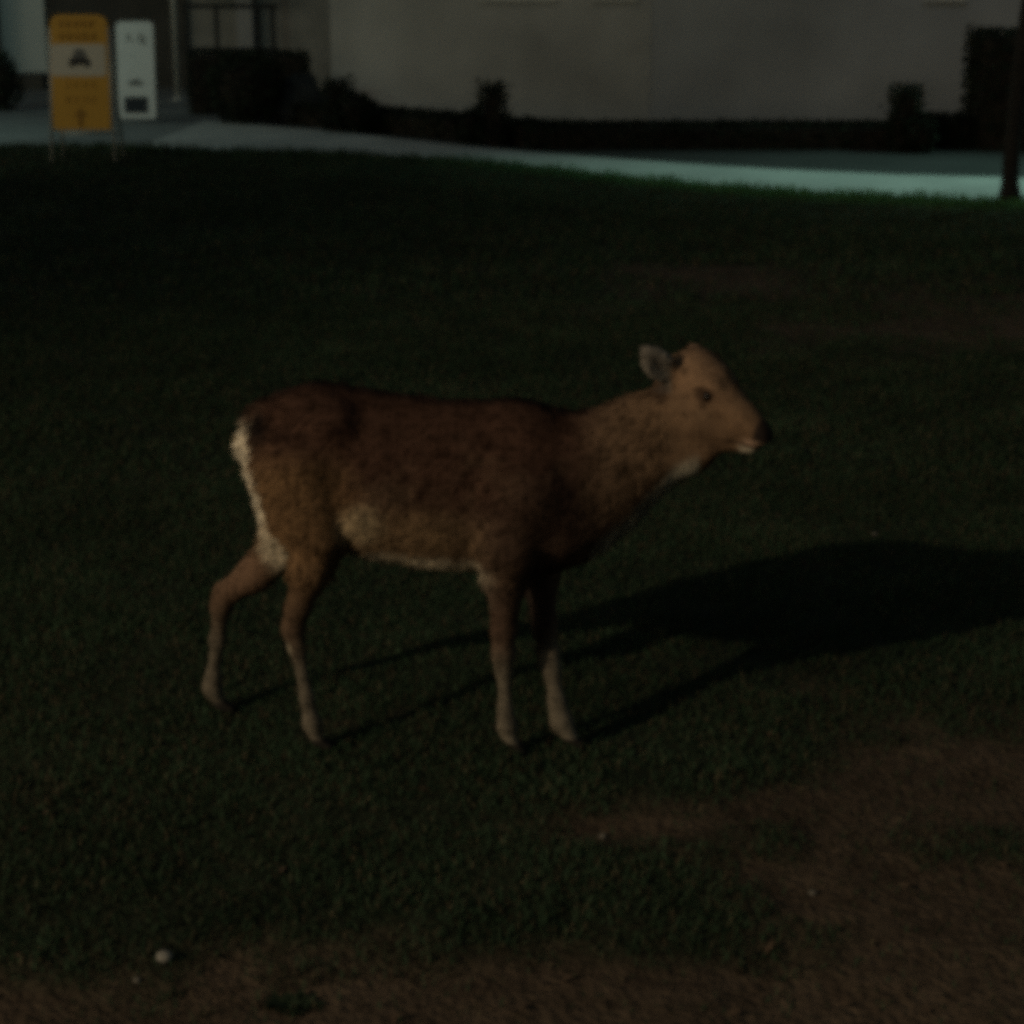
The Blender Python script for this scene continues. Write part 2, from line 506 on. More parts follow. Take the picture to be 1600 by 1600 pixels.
# near hind leg
chain([(474, 730, -.045, 78), (488, 800, -.06, 60), (500, 836, -.075, 40), (486, 890, -.085, 31), (466, 950, -.085, 18), (458, 984, -.085, 14.5), (464, 1010, -.088, 11), (480, 1090, -.095, 9.5), (488, 1130, -.098, 12.5), (495, 1154, -.1, 10.5)], 0.02)
cap(P3(448, 974, -.085), P3(456, 992, -.085), .010, .011, .012)
# far hind leg
chain([(466, 740, .05, 74), (464, 810, .065, 52), (448, 850, .075, 37), (400, 896, .08, 27), (356, 926, .085, 18), (346, 945, .085, 15), (340, 1000, .09, 11), (334, 1055, .095, 10.5), (332, 1074, .097, 13.5), (343, 1098, .1, 10.5)], 0.02)
cap(P3(341, 920, .085), P3(345, 940, .085), .010, .011, .012)
# tail against the rump
chain([(410, 648, 0, 20), (398, 690, 0, 18), (404, 735, 0, 11)], 0.02)
# cloven hooves
def hoof(px, py, dy, fwd):
    b = P3(px, py, dy)
    for s in (-1, 1):
        cap(b + np.array([.0, s * .009, -.002]), np.array([b[0] + fwd, b[1] + s * .010, .008]), .0115, .0095, .006)
hoof(797, 1152, -.085, .026); hoof(888, 1147, -.05, .028); hoof(496, 1154, -.1, .026); hoof(343, 1098, .1, .028)

def surface_nets(D):
    S = D < 0
    c = [S[i:S.shape[0] - 1 + i, j:S.shape[1] - 1 + j, k:S.shape[2] - 1 + k] for i in (0, 1) for j in (0, 1) for k in (0, 1)]
    n = sum(q.astype(np.int8) for q in c)
    act = (n > 0) & (n < 8)
    idx = np.full(act.shape, -1, np.int64)
    I = np.argwhere(act); idx[act] = np.arange(len(I))
    acc = np.zeros((len(I), 3)); cnt = np.zeros(len(I))
    corners = [(i, j, k) for i in (0, 1) for j in (0, 1) for k in (0, 1)]
    for a in corners:
        for ax in range(3):
            if a[ax]: continue
            b = list(a); b[ax] = 1
            da = D[I[:, 0] + a[0], I[:, 1] + a[1], I[:, 2] + a[2]]
            db = D[I[:, 0] + b[0], I[:, 1] + b[1], I[:, 2] + b[2]]
            x = (da < 0) != (db < 0)
            t = np.where(x, da / np.where(x, da - db, 1), 0)
            p = np.tile(np.array(a, float), (len(I), 1)); p[:, ax] += t
            acc[x] += p[x]; cnt[x] += 1
    V = I + acc / cnt[:, None]
    Fs = []
    for ax in range(3):
        u, v = [(1, 2), (2, 0), (0, 1)][ax]
        sa = [slice(1, -1)] * 3; sb = [slice(1, -1)] * 3
        sa[ax] = slice(0, -1); sb[ax] = slice(1, None)
        A, B = S[tuple(sa)], S[tuple(sb)]
        for flip, msk in ((False, A & ~B), (True, ~A & B)):
            E = np.argwhere(msk) + 1
            E[:, ax] -= 1
            du = np.zeros(3, int); du[u] = 1
            dv = np.zeros(3, int); dv[v] = 1
            q = [E - du - dv, E - dv, E, E - du]
            f = np.stack([idx[tuple(x.T)] for x in q], 1)
            Fs.append(f[:, ::-1] if flip else f)
    F = np.concatenate(Fs); F = F[(F >= 0).all(1)]
    return V, F

DV, DF = surface_nets(D)
DV = lo + DV * VOX
# one gentle smoothing pass
def smooth_mesh(V, F, it, lam):
    e = np.concatenate([F[:, [0, 1]], F[:, [1, 2]], F[:, [2, 3]], F[:, [3, 0]]])
    e = np.concatenate([e, e[:, ::-1]])
    deg = np.bincount(e[:, 0], minlength=len(V))[:, None]
    for _ in range(it):
        s = np.stack([np.bincount(e[:, 0], V[e[:, 1], q], minlength=len(V)) for q in range(3)], 1)
        V = V + lam * (s / np.maximum(deg, 1) - V)
    return V
DV = smooth_mesh(DV, DF, 2, 0.5)

def to_px(V):
    y, z = V[:, 1], V[:, 2] - CAM_H
    d = y * CP - z * SP
    return 800 + F_PX * V[:, 0] / d, 800 - F_PX * (y * SP + z * CP) / d

def lerp(a, b, t): return a * (1 - t[:, None]) + np.array(b) * t[:, None]
def sstep(a, b, x): t = np.clip((x - a) / (b - a), 0, 1); return t * t * (3 - 2 * t)

def coat(V):
    """hair colour of the animal, by place on the body"""
    # body coordinates: u along the animal, v down, as laid out when the joints were placed
    mid = V.copy(); ymid = YM
    for _ in range(2):
        mid[:, 1] = ymid; u, v = to_px(mid); ymid = dy_mid(u)
    side = V[:, 1] - ymid
    n = fbm(V[:, 0] * 3, V[:, 2] * 3 + V[:, 1] * 2, 5, 90, 4)
    n2 = fbm(V[:, 0] + V[:, 1], V[:, 2], 26, 95, 3)
    C = np.tile(np.array([0.118, 0.074, 0.047]), (len(V), 1))
    # dark saddle over back and shoulder
    top = 620 + 0 * u
    C = lerp(C, (0.066, 0.034, 0.023), sstep(810, 705, v + (n - .5) * 190) * sstep(380, 430, u) * sstep(960, 880, u))
    C = lerp(C, (0.062, 0.036, 0.027), sstep(110, 50, np.hypot((u - 850) / 1.1, v - 800)) * 0.6)
    C = lerp(C, (0.035, 0.02, 0.015), sstep(30, 8, np.abs(side) * PXM) * sstep(700, 640, v) * (u < 960) * 0.8)
    # warm thigh
    C = lerp(C, (0.215, 0.125, 0.062), sstep(150, 60, np.hypot(u - 455, (v - 780) / 1.15)) * sstep(660, 730, v))
    # flank and lower side
    C = lerp(C, (0.22, 0.14, 0.075), sstep(70, 20, np.hypot((u - 640) / 2.2, v - 822)) * 0.8)
    C = lerp(C, (0.44, 0.34, 0.21), sstep(46, 14, np.hypot((u - 572) / 1.1, v - 798)) * 0.75)
    # neck and head
    hd = sstep(900, 1040, u) * sstep(820, 740, v)
    C = lerp(C, (0.185, 0.115, 0.068), hd)
    ha, hb, hc_ = hloc(V)
    ih = (ha > -.13) & (hc_ > -.15) & (u > 1000)
    C = lerp(C, (0.245, 0.152, 0.092), ih * sstep(-.05, .005, hc_) * .8)
    C = lerp(C, (0.19, 0.115, 0.066), ih * sstep(.0, .06, ha) * .6)
    C = lerp(C, (0.36, 0.31, 0.25), ih * sstep(.026, .010, np.hypot(ha - .012, hb - .038)) * (hc_ > -.012) * .7)  # lit patch on the far brow, painted paler on that side only
    # throat, chest edge, belly edge, inner legs
    fd = (u - 1075) * .677 + (v - 735) * .736 + (n - .5) * 16
    C = lerp(C, (0.46, 0.42, 0.33), sstep(-34, -10, fd) * (u > 925) * (u < 1090) * sstep(690, 730, v) * sstep(890, 850, v))
    belly = sstep(836, 856, v + (n - .5) * 14 + np.clip(u - 600, 0, 200) * -.10) * sstep(540, 575, u) * sstep(790, 730, u) * (v < 930)
    C = lerp(C, (0.60, 0.52, 0.39), belly)
    # legs go pale and grey-brown downwards
    C = lerp(C, (0.175, 0.15, 0.112), sstep(950, 1040, v) * 0.9)
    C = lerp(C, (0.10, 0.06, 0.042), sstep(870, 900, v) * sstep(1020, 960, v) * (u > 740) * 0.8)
    C = lerp(C, (0.035, 0.025, 0.02), sstep(50, 20, np.hypot((u - 835) / .8, (v - 950) / 2.2)) * (side > -.02))  # near foreleg's shade painted dark on the upper far foreleg
    C = lerp(C, (0.20, 0.172, 0.128), sstep(1085, 1150, v) * 0.7)
    inner = (side > -.01) * (u < 500) * (v > 800) * (v < 930)
    C = lerp(C, (0.66, 0.56, 0.41), sstep(52, 14, np.hypot((u - 436) / .8, (v - 858) / 1.4)) * (side > -.02))
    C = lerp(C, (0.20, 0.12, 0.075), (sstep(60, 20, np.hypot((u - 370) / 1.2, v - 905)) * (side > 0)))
    C = lerp(C, (0.42, 0.36, 0.26), sstep(16, 5, np.hypot(u - 452, v - 990)))
    # white rump edged with black, white tail
    edge = 388 + np.clip(v - 655, 0, 400) * 0.20
    C = lerp(C, (0.02, 0.014, 0.012), sstep(26, 10, np.hypot((u - 416), (v - 655) / 1.0)))
    C = lerp(C, (0.80, 0.70, 0.54), sstep(edge + 14, edge + 4, u + (n2 - .5) * 12) * sstep(640, 668, v) * sstep(850, 800, v))
    # ears: pale grey inside, dark rim behind
    er = (u < 1046) & (v < 606) & (u > 985) & (V[:, 2] > 0.7) & (side < -.03)
    C[er] = np.array([0.22, 0.195, 0.165]) * (0.75 + .5 * n2[er][:, None])
    far_e = (side > 0.012) & (v < 575) & (u > 1050)
    C[far_e] = np.array([0.26, 0.165, 0.11])
    C = lerp(C, (0.05, 0.03, 0.02), sstep(22, 8, np.hypot(u - 1030, v - 604)) * 0.8)
    # eye rim, nose, lips, chin
    for b in (-1, 1):
        C = lerp(C, (0.07, 0.042, 0.027), ih * sstep(.022, .012, np.sqrt(((ha - .004) / 1.35) ** 2 + (hb - b * .050) ** 2 + (hc_ + .011) ** 2)) * .9)
    C = lerp(C, (0.026, 0.018, 0.015), ih * sstep(.109, .119, ha) * sstep(-.077, -.070, hc_))
    C = lerp(C, (0.42, 0.28, 0.20), ih * sstep(.085, .105, ha) * sstep(-.070, -.077, hc_) * sstep(-.092, -.087, hc_))
    C = lerp(C, (0.05, 0.03, 0.022), ih * sstep(.045, .07, ha) * sstep(.005, .002, np.abs(hc_ + .0905)) * .8)
    C = lerp(C, (0.50, 0.43, 0.33), ih * sstep(.078, .098, ha) * sstep(-.092, -.097, hc_))
    # hooves
    C = lerp(C, (0.03, 0.026, 0.022), sstep(.034, .026, V[:, 2]))
    return C * (0.62 + 0.5 * n2 + 0.26 * fbm(V[:, 0] + 2 * V[:, 1], V[:, 2] * 1.6, 13, 97, 3))[:, None]

deer = empty('deer', (float(DV[:, 0].mean()), YM, 0))
tag(deer, 'brown deer with white rump standing side-on on the dark lawn', 'deer')
ROOT = np.array(deer.location)
me = np_mesh('body', DV - ROOT, DF, smooth=True)
set_color(me, 'coat', coat(DV))
link('body', me, M['coat'], deer)
# fur
T = np.concatenate([DF[:, [0, 1, 2]], DF[:, [0, 2, 3]]])
e1, e2 = DV[T[:, 1]] - DV[T[:, 0]], DV[T[:, 2]] - DV[T[:, 0]]
FN = np.cross(e1, e2); area = np.linalg.norm(FN, axis=1) / 2; FN /= np.maximum(area[:, None] * 2, 1e-12)
NH = 150000
pick = RNG.choice(len(T), NH, p=area / area.sum())
r1, r2 = RNG.random(NH), RNG.random(NH)
fl = r1 + r2 > 1; r1[fl], r2[fl] = 1 - r1[fl], 1 - r2[fl]
R0 = DV[T[pick, 0]] + e1[pick] * r1[:, None] + e2[pick] * r2[:, None]
VN = np.zeros_like(DV)
for q in range(3):
    for c in range(3): VN[:, c] += np.bincount(T[:, q], FN[:, c] * area, minlength=len(DV))
VN /= np.maximum(np.linalg.norm(VN, axis=1)[:, None], 1e-12)
NN = VN[T[pick, 0]]
uu, vv = to_px(R0)
flow = np.tile(np.array([-0.85, 0, -0.5]), (NH, 1))
leg = (R0[:, 2] < 0.38)
flow[leg] = (-0.1, 0, -1)
head = (uu > 1045) | ((uu > 992) & (vv < 612))
flow[head] = (-0.7, 0, 0.25)
flow = flow + RNG.normal(0, .22, (NH, 3))
flow -= NN * (flow * NN).sum(1)[:, None]
flow /= np.maximum(np.linalg.norm(flow, axis=1)[:, None], 1e-9)
fa_ = hloc(R0)[0]
Ln = np.where(leg, 0.006, np.where(head, 0.008, 0.019)) * (0.6 + 0.8 * RNG.random(NH))
Ln[fa_ > .06] *= .6
Ln[(uu < 450) & (vv < 850) & ~leg] *= 1.35
fa, fb, fc = hloc(R0)
cell = np.floor(R0 / 0.017).astype(np.int64); cid = np.unique(cell @ np.array([73856093, 19349663, 83492791]), return_inverse=True)[1].ravel()
nc = cid.max() + 1
cr_ = np.random.default_rng(5)
Ln *= (0.65 + 0.75 * cr_.random(nc))[cid]
flow = flow + cr_.normal(0, .28, (nc, 3))[cid]
flow -= NN * (flow * NN).sum(1)[:, None]; flow /= np.maximum(np.linalg.norm(flow, axis=1)[:, None], 1e-9)
shade = (0.62 + 0.76 * cr_.random(nc))[cid]
ok = (R0[:, 2] > 0.035) & ~((fa > .112) & (fc > -.078)) & (np.sqrt((fa - .006) ** 2 + (np.abs(fb) - .050) ** 2 + (fc + .011) ** 2) > .012)
R0, NN, flow, Ln, shade, cid = R0[ok], NN[ok], flow[ok], Ln[ok], shade[ok], cid[ok]; n = len(R0)
tip = R0 + (flow * .86 + NN * .42) * Ln[:, None]
cnt_ = np.maximum(np.bincount(cid, minlength=nc), 1)[:, None]
mt = np.stack([np.bincount(cid, tip[:, q], minlength=nc) for q in range(3)], 1) / cnt_
pull = np.where(Ln > .008, .5, .2)[:, None]
tip = tip * (1 - pull) + mt[cid] * pull
sdv = np.cross(flow, NN + RNG.normal(0, .3, (n, 3))); sdv /= np.maximum(np.linalg.norm(sdv, axis=1)[:, None], 1e-9)
wd = (0.0007 + 0.0007 * RNG.random(n))[:, None]
HV = np.stack([R0 - sdv * wd - NN * .001, R0 + sdv * wd - NN * .001, tip], 1).reshape(-1, 3)
HF = np.arange(n * 3).reshape(-1, 3)
fm = np_mesh('fur', HV - ROOT, HF, normals=np.repeat(NN, 3, 0))
hc = coat(R0) * (0.75 + 0.5 * RNG.random(n))[:, None] * shade[:, None]
set_color(fm, 'coat', np.repeat(hc, 3, 0))
fo = link('fur', fm, M['coat'], deer)
tag(fo, kind='stuff')
# eyes
for s in (-1, 1):
    c = hp(.008, s * .044, -.011)
    mb = MB()
    prof = [(0.0115 * math.cos(t), 0.0115 * math.sin(t)) for t in np.linspace(-math.pi / 2 + .05, math.pi / 2 - .05, 10)]
    mb.lathe(prof, 16, tuple(c - ROOT))
    mb.build('eye', M['eye'], deer, True)

# ------------------------------------------------------------------ signs
def rounded(x0, x1, z0, z1, rt, rb=0.0, n=6):
    pts = [(x0 + rb, z0), (x1 - rb, z0)]
    if rb: pts += [(x1 - rb + rb * math.sin(t), z0 + rb - rb * math.cos(t)) for t in np.linspace(.2, math.pi / 2, n)]
    pts += [(x1 - rt + rt * math.cos(t), z1 - rt + rt * math.sin(t)) for t in np.linspace(0, math.pi / 2, n)]
    pts += [(x0 + rt - rt * math.sin(t), z1 - rt + rt * math.cos(t)) for t in np.linspace(0, math.pi / 2, n)]
    if rb: pts += [(x0 + rb - rb * math.cos(t), z0 + rb - rb * math.sin(t)) for t in np.linspace(0, math.pi / 2 - .2, n)]
    return pts

def strokes(mb, x, z, w, h, y, seed, dens=1.0):
    """a written character too small to read: a few crossing pen strokes"""
    r = random.Random(seed)
    t = h * 0.10
    for k in range(int(3 * dens) + 1):
        zz = z + h * (0.12 + 0.76 * k / max(1, int(3 * dens))) 
        a = r.uniform(0, .2) * w; b = r.uniform(.75, 1) * w
        mb.box(x + a, x + b, y - .0015 - .0003 * k, y + .002, zz - t / 2, zz + t / 2)
    for k in range(2):
        xx = x + w * r.uniform(.15, .85)
        a = r.uniform(0, .25) * h; b = r.uniform(.7, 1) * h
        mb.box(xx - t / 2, xx + t / 2, y - .0022 - .0003 * k, y + .002, z + a, z + b)

base = ground(131, 254)
sg = empty('standing_sign', base, math.radians(-3))
tag(sg, 'yellow standing sign with a car symbol on its pale band, on lawn edge', 'sign')
HW = 0.245
# tilted front leaf: built upright, then leaned
lean = math.radians(5)
def leaned(o, a=lean): o.rotation_euler = (-a, 0, 0); return o
f = MB()
for s in (-1, 1):
    f.tube([(s * (HW + .03), 0, 0), (s * (HW + .012), 0, .6), (s * (HW + .005), 0, 1.12)], .013)
leaned(f.build('frame', M['metal'], sg, True))
leaned(MB().plate(rounded(-HW, HW, .275, 1.225, .085, .015), -.014, .014).build('panel', M['yellow'], sg))
leaned(MB().plate(rounded(-HW + .004, HW - .02, .72, .985, .03, .03), -.019, -.0155).build('pale_band', M['cream'], sg))
for row, (z, n_, x0, w) in enumerate(((1.125, 5, -.17, .064), (1.02, 5, -.175, .068))):
    for k in range(n_):
        mb = MB(); strokes(mb, x0 + k * w, z - .005, w * .78, .062, -.0175, 10 * row + k)
        leaned(mb.build('character', M['brownink'], sg))
for row, (z, n_, x0, w, h) in enumerate(((.625, 4, -.13, .07, .045), (.50, 4, -.14, .075, .05))):
    for k in range(n_):
        mb = MB(); strokes(mb, x0 + k * w, z, w * .75, h, -.0165, 50 + 10 * row + k, .6)
        leaned(mb.build('character', M['brownink'], sg))
# arrow below the lettering
leaned(MB().plate([(-.03, .30), (.012, .30), (.012, .385), (.05, .385), (-.009, .46), (-.068, .385), (-.03, .385)], -.0172, -.0142).build('arrow', M['brownink'], sg))
car = leaned(MB().plate([(-.068, .86), (.072, .86), (.046, .925), (.030, .945), (-.028, .945), (-.044, .925)], -.0222, -.0192).build('car_symbol', M['greyink'], sg))
MB().plate([(-.088, .80), (-.05, .795), (-.045, .812), (.047, .812), (.052, .795), (.090, .80), (.094, .84), (.072, .868), (-.068, .868), (-.092, .84)], -.0245, -.0226).build('car_symbol_body', M['ink'], car)
MB().plate([(-.052, .872), (.056, .872), (.036, .918), (-.034, .918)], -.0248, -.0224).build('car_symbol_windscreen', M['greyink'], car)
# rear leaf of the easel
rb = MB()
for s in (-1, 1): rb.tube([(s * (HW + .02), .34, 0), (s * (HW + .002), .125, 1.08)], .012)
rb.tube([(-HW - .015, .29, .22), (HW + .015, .29, .22)], .009)
rb.build('rear_frame', M['metal'], sg, True)

wbase = ground(216, 194)
ws = empty('standing_sign', (wbase.x, wbase.y, .03), math.radians(2))
tag(ws, 'white standing sign with small dark writing behind the yellow sign', 'sign')
WH = 0.195
leaned(MB().plate(rounded(-WH, WH, .03, 1.03, .05, .01), -.014, .014).build('panel', M['white'], ws))
leaned(MB().plate([(-.135, .085), (.115, .085), (.115, .255), (-.135, .255)], -.018, -.0145).build('dark_block', M['navy'], ws))
for (x, k) in ((-.10, 1), (.02, 2)):
    mb = MB()
    def bar(x0, z0, x1, z1, w=.014, y=-.0165):
        d = Vector((x1 - x0, z1 - z0)); L = d.length; d /= L; nrm = Vector((-d.y, d.x)) * w / 2
        mb.plate([(x0 - nrm.x * -1, z0 + nrm.y), (x0 - nrm.x, z0 - nrm.y), (x1 - nrm.x, z1 - nrm.y), (x1 + nrm.x, z1 + nrm.y)][::-1], y, -.0144)
    if k == 1:
        bar(x + .045, .90, x + .005, .82); bar(x + .04, .875, x + .085, .815, .014, -.0168); bar(x + .02, .905, x + .05, .90, .014, -.0171)
    else:
        bar(x + .045, .91, x, .855); bar(x + .045, .91, x + .10, .85, .014, -.0168); bar(x + .02, .85, x + .09, .85, .012, -.0171)
        bar(x + .05, .87, x + .05, .80, .014, -.0174); bar(x + .055, .825, x + .1, .785, .014, -.0177); bar(x + .02, .825, x + .085, .825, .012, -.018)
    leaned(mb.build('character', M['greyink'], ws))
for q in ((-.05, .665, .05, .03, -.016, 91, .6), (-.01, .565, .045, .035, -.016, 92, .6), (-.06, .515, .04, .03, -.016, 93, .5)):
    mb = MB(); strokes(mb, *q); leaned(mb.build('character', M['panel'], ws))
leaned(MB().plate([(-.10, .395), (-.07, .375), (.02, .37), (.085, .385), (.05, .42), (.02, .425), (.005, .455), (-.02, .425), (-.06, .425)], -.017, -.0144).build('emblem', M['greyink'], ws))
mb = MB()
for s in (-1, 1): mb.tube([(s * (WH - .02), .27, 0), (s * (WH - .02), .10, .95)], .011)
mb.build('rear_leg', M['metal'], ws, True)

# ------------------------------------------------------------------ foliage helpers
def leaves(name, centres, size, mat, parent, seed, loc=(0, 0, 0)):
    r = np.random.default_rng(seed)
    n = len(centres)
    a = r.normal(size=(n, 3)); a /= np.linalg.norm(a, axis=1)[:, None]
    b = np.cross(a, r.normal(size=(n, 3))); b /= np.linalg.norm(b, axis=1)[:, None]
    s = (size * (0.6 + 0.8 * r.random(n)))[:, None]
    c = centres - np.array(loc)
    cr = np.cross(a, b)
    V = np.stack([c - a * s, c + b * s * .45 + cr * s * .1, c + a * s, c - b * s * .45 + cr * s * .1], 1).reshape(-1, 3)
    F = np.arange(n * 4).reshape(-1, 4)
    me = np_mesh(name, V, F)
    return link(name, me, mat, parent)

def box_hedge(name, x0, x1, y0, y1, h, label, cat, seed, top=None, group=None, per=900, jit=.05):
    r = np.random.default_rng(seed)
    c = ((x0 + x1) / 2, (y0 + y1) / 2, 0)
    root = empty(name, c)
    tag(root, label, cat, group)
    area = (x1 - x0) * h * 2 + (y1 - y0) * h * 2 + (x1 - x0) * (y1 - y0)
    n = int(area * per)
    p = np.stack([x0 + (x1 - x0) * r.random(n), y0 + (y1 - y0) * r.random(n), h * r.random(n)], 1)
    f = r.random(n)
    A = np.array([(x1 - x0) * h, (x1 - x0) * h, (y1 - y0) * h, (y1 - y0) * h, (x1 - x0) * (y1 - y0)]); A = np.cumsum(A / A.sum())
    k = np.searchsorted(A, f)
    p[k == 0, 1] = y0; p[k == 1, 1] = y1; p[k == 2, 0] = x0; p[k == 3, 0] = x1; p[k == 4, 2] = h
    p += r.normal(0, jit * .3, (n, 3))
    if top is not None:
        p[:, 2] *= top(p[:, 0]) 
    p[:, 2] = np.abs(p[:, 2])
    leaves('foliage', p, 0.026, M['leaf'], root, seed + 1, c)
    m = .04
    MB().box(x0 + m - c[0], x1 - m - c[0], y0 + m - c[1], y1 - m - c[1], 0, max(.02, h - .035)).build('inner_branches', M['twig'], root)
    return root

def round_bush(name, c, rx, ry, rz, label, cat, seed, n=1500, group=None, zc=None, size=.035):
    r = np.random.default_rng(seed)
    root = empty(name, (c[0], c[1], 0)); tag(root, label, cat, group)
    d = r.normal(size=(n, 3)); d /= np.linalg.norm(d, axis=1)[:, None]
    rad = (0.72 + 0.3 * r.random(n)) * (0.9 + 0.25 * fbm(d[:, 0] * 2 + 5, d[:, 2] * 2 + d[:, 1], 2, seed, 3))
    p = d * rad[:, None] * np.array([rx, ry, rz]) + np.array([c[0], c[1], rz * .92 if zc is None else zc])
    p = p[p[:, 2] > 0.005]
    leaves('crown', p, size, M['leaf'], root, seed + 1, (c[0], c[1], 0))
    zc_ = rz * .92 if zc is None else zc
    mb = MB()
    for k in range(5):
        t = 2 * math.pi * k / 5 + .3
        mb.tube([(0, 0, 0), (math.cos(t) * rx * .25, math.sin(t) * ry * .25, zc_ * .6), (math.cos(t) * rx * .6, math.sin(t) * ry * .6, zc_ * 1.2)], [.018, .012, .005], 6)
    prof = [(rx * .7 * math.cos(t), zc_ + rz * .7 * math.sin(t)) for t in np.linspace(-1.35, 1.45, 8)]
    mb.lathe([(max(a, .01), max(b, .0)) for a, b in prof], 10)
    mb.build('trunk', M['twig'], root)
    return root

# low hedge before the wall and the tall block behind the tree
YH = 17.7
def X(px, Y, py=200): return at(px, py, Y).x
box_hedge('low_hedge', X(822, YH), X(1500, YH), YH, YH + .5, .22, 'long low dark clipped hedge along the foot of the grey wall', 'hedge', 5, per=1100)
box_hedge('tall_hedge', X(1524, YH), X(1760, YH), YH - .1, YH + .6, 1.05, 'tall dark block of hedge behind the slender tree', 'hedge', 8, per=1100)
box_hedge('low_hedge', X(1440, YH), X(1523, YH), YH + .02, YH + .45, .29, 'short dark hedge piece joining the tall hedge block', 'hedge', 9, per=1300)
p0, p1 = Vector((X(455, 20.6), 20.6, 0)), Vector((X(830, YH + .1), YH + .1, 0))
dh = box_hedge('low_hedge', 0, (p1 - p0).length, 0, .5, .22, 'low dark hedge slanting along the footpath towards the rounded bush', 'hedge', 6, per=1100)
ang = math.atan2(p1.y - p0.y, p1.x - p0.x)
dh.rotation_euler = (0, 0, ang); dh.location = (p0 + p1) / 2 + Vector((-math.sin(ang), math.cos(ang), 0)) * .25
# upright shrubs in the hedge
def upright_shrub(px, topy, Y, label, seed, wpx=34):
    h = at(px, topy, Y).z; w = wpx / 320.0; x = X(px, Y)
    return box_hedge('upright_shrub', x - w, x + w, Y - w, Y + w, h - .02, label, 'shrub', seed, None, 'upright shrubs along the hedge', 1500, .1)
upright_shrub(770, 129, 18.0, 'upright dark shrub in the middle of the low hedge', 41)
upright_shrub(1413, 133, 17.55, 'upright dark shrub between the tall hedge block and middle shrub', 42, 38)
upright_shrub(530, 124, 19.7, 'upright dark shrub at the left end of the low hedge', 43, 38)
round_bush('shrub', (X(744, 18.1), 18.1), .2, .18, .19, 'small dark shrub at the foot of the middle upright shrub', 'shrub', 21, 500)
round_bush('shrub', (X(1436, 17.5), 17.45), .16, .14, .19, 'small dark shrub at the foot of the right upright shrub', 'shrub', 22, 450)
round_bush('shrub', (X(556, 19.5), 19.5), .24, .2, .22, 'small dark shrub at the foot of the left upright shrub', 'shrub', 23, 600)
round_bush('round_bush', (X(386, 20.6), 20.7), .42, .4, .40, 'black rounded bush beside the end of the footpath', 'bush', 24, 1500)
box_hedge('clipped_hedge', X(296, 21.9), X(478, 21.9), 21.9, 22.5, .68, 'dark clipped hedge with a flat top behind the rounded bush', 'hedge', 25, per=600)
round_bush('shrub', (X(2, 22.5), 22.6), .25, .25, .36, 'dark shrub at the left edge before the pale panel', 'shrub', 27, 600)
# boulder
bx, by = X(470, 20.9), 20.9
mb = MB()
r = random.Random(4)
prof = []
rings = 9
for a in range(rings):
    t = -0.5 + (math.pi / 2 + .45) * a / (rings - 1)
    for b in range(14):
        p = 2 * math.pi * b / 14
        k = 1 + .12 * math.sin(3 * p + a) + r.uniform(-.06, .06)
        prof.append((.30 * k * math.cos(t) * math.cos(p), .26 * k * math.cos(t) * math.sin(p), max(0, .14 + .36 * k * math.sin(t))))
fs = [tuple(range(14))[::-1], tuple(range(14 * (rings - 1), 14 * rings))]
for a in range(rings - 1):
    for b in range(14):
        c = (b + 1) % 14
        fs.append((a * 14 + b, a * 14 + c, (a + 1) * 14 + c, (a + 1) * 14 + b))
mb.add(prof, fs)
bo = mb.build('boulder', M['rock'], None, True); bo.location = (bx, by, 0.0)
tag(bo, 'grey boulder between the rounded bush and the left upright shrub', 'boulder')

# ------------------------------------------------------------------ slender tree at the right
tb = ground(1577, 319)
tree = empty('slender_tree', tb)
tag(tree, 'slender dark tree trunk at the right edge of the lawn', 'tree')
mb = MB()
mb.tube([(0, 0, -.06), (0, 0, .03), (-.005, 0, .15), (-.01, 0, .45), (.02, .01, .9), (.05, .02, 1.4), (.08, .02, 2.0), (.1, 0, 2.7), (.16, .05, 3.5)], [.13, .085, .062, .055, .066, .058, .05, .042, .02], 12)
for k in range(9):
    t = k * 2.4; z = 2.0 + k * .17; L = 1.0 - .06 * k
    x0 = .08 + .01 * k
    mb.tube([(x0, 0, z), (x0 + math.cos(t) * L * .5, math.sin(t) * L * .5, z + .28), (x0 + math.cos(t) * L, math.sin(t) * L, z + .45)], [.026, .016, .006], 7)
mb.build('trunk', M['bark'], tree, True)
r = np.random.default_rng(33)
pts = []
for k in range(60):
    d = r.normal(size=3); d /= np.linalg.norm(d)
    c = np.array([.12, 0, 3.25]) + d * np.array([1.25, 1.25, .85]) * r.random() ** .4
    pts.append(c + r.normal(0, .14, (55, 3)))
leaves('crown', np.concatenate(pts), .045, M['leaf'], tree, 34)

# ------------------------------------------------------------------ building behind
YB = 21.3
xl, xm, xr = X(520, YB), X(1015, YB), 14.0
bld = empty('building', (xm, YB, 0)); tag(bld, 'long grey plastered building wall lit by lamps behind the hedge', 'building')
def bx(name, mat, x0, x1, y0, y1, z0, z1, parent, o, b=0.0):
    return MB().box(x0 - o[0], x1 - o[0], y0 - o[1], y1 - o[1], z0 - o[2], z1 - o[2], b).build(name, mat, parent)
O = (xm, YB, 0)
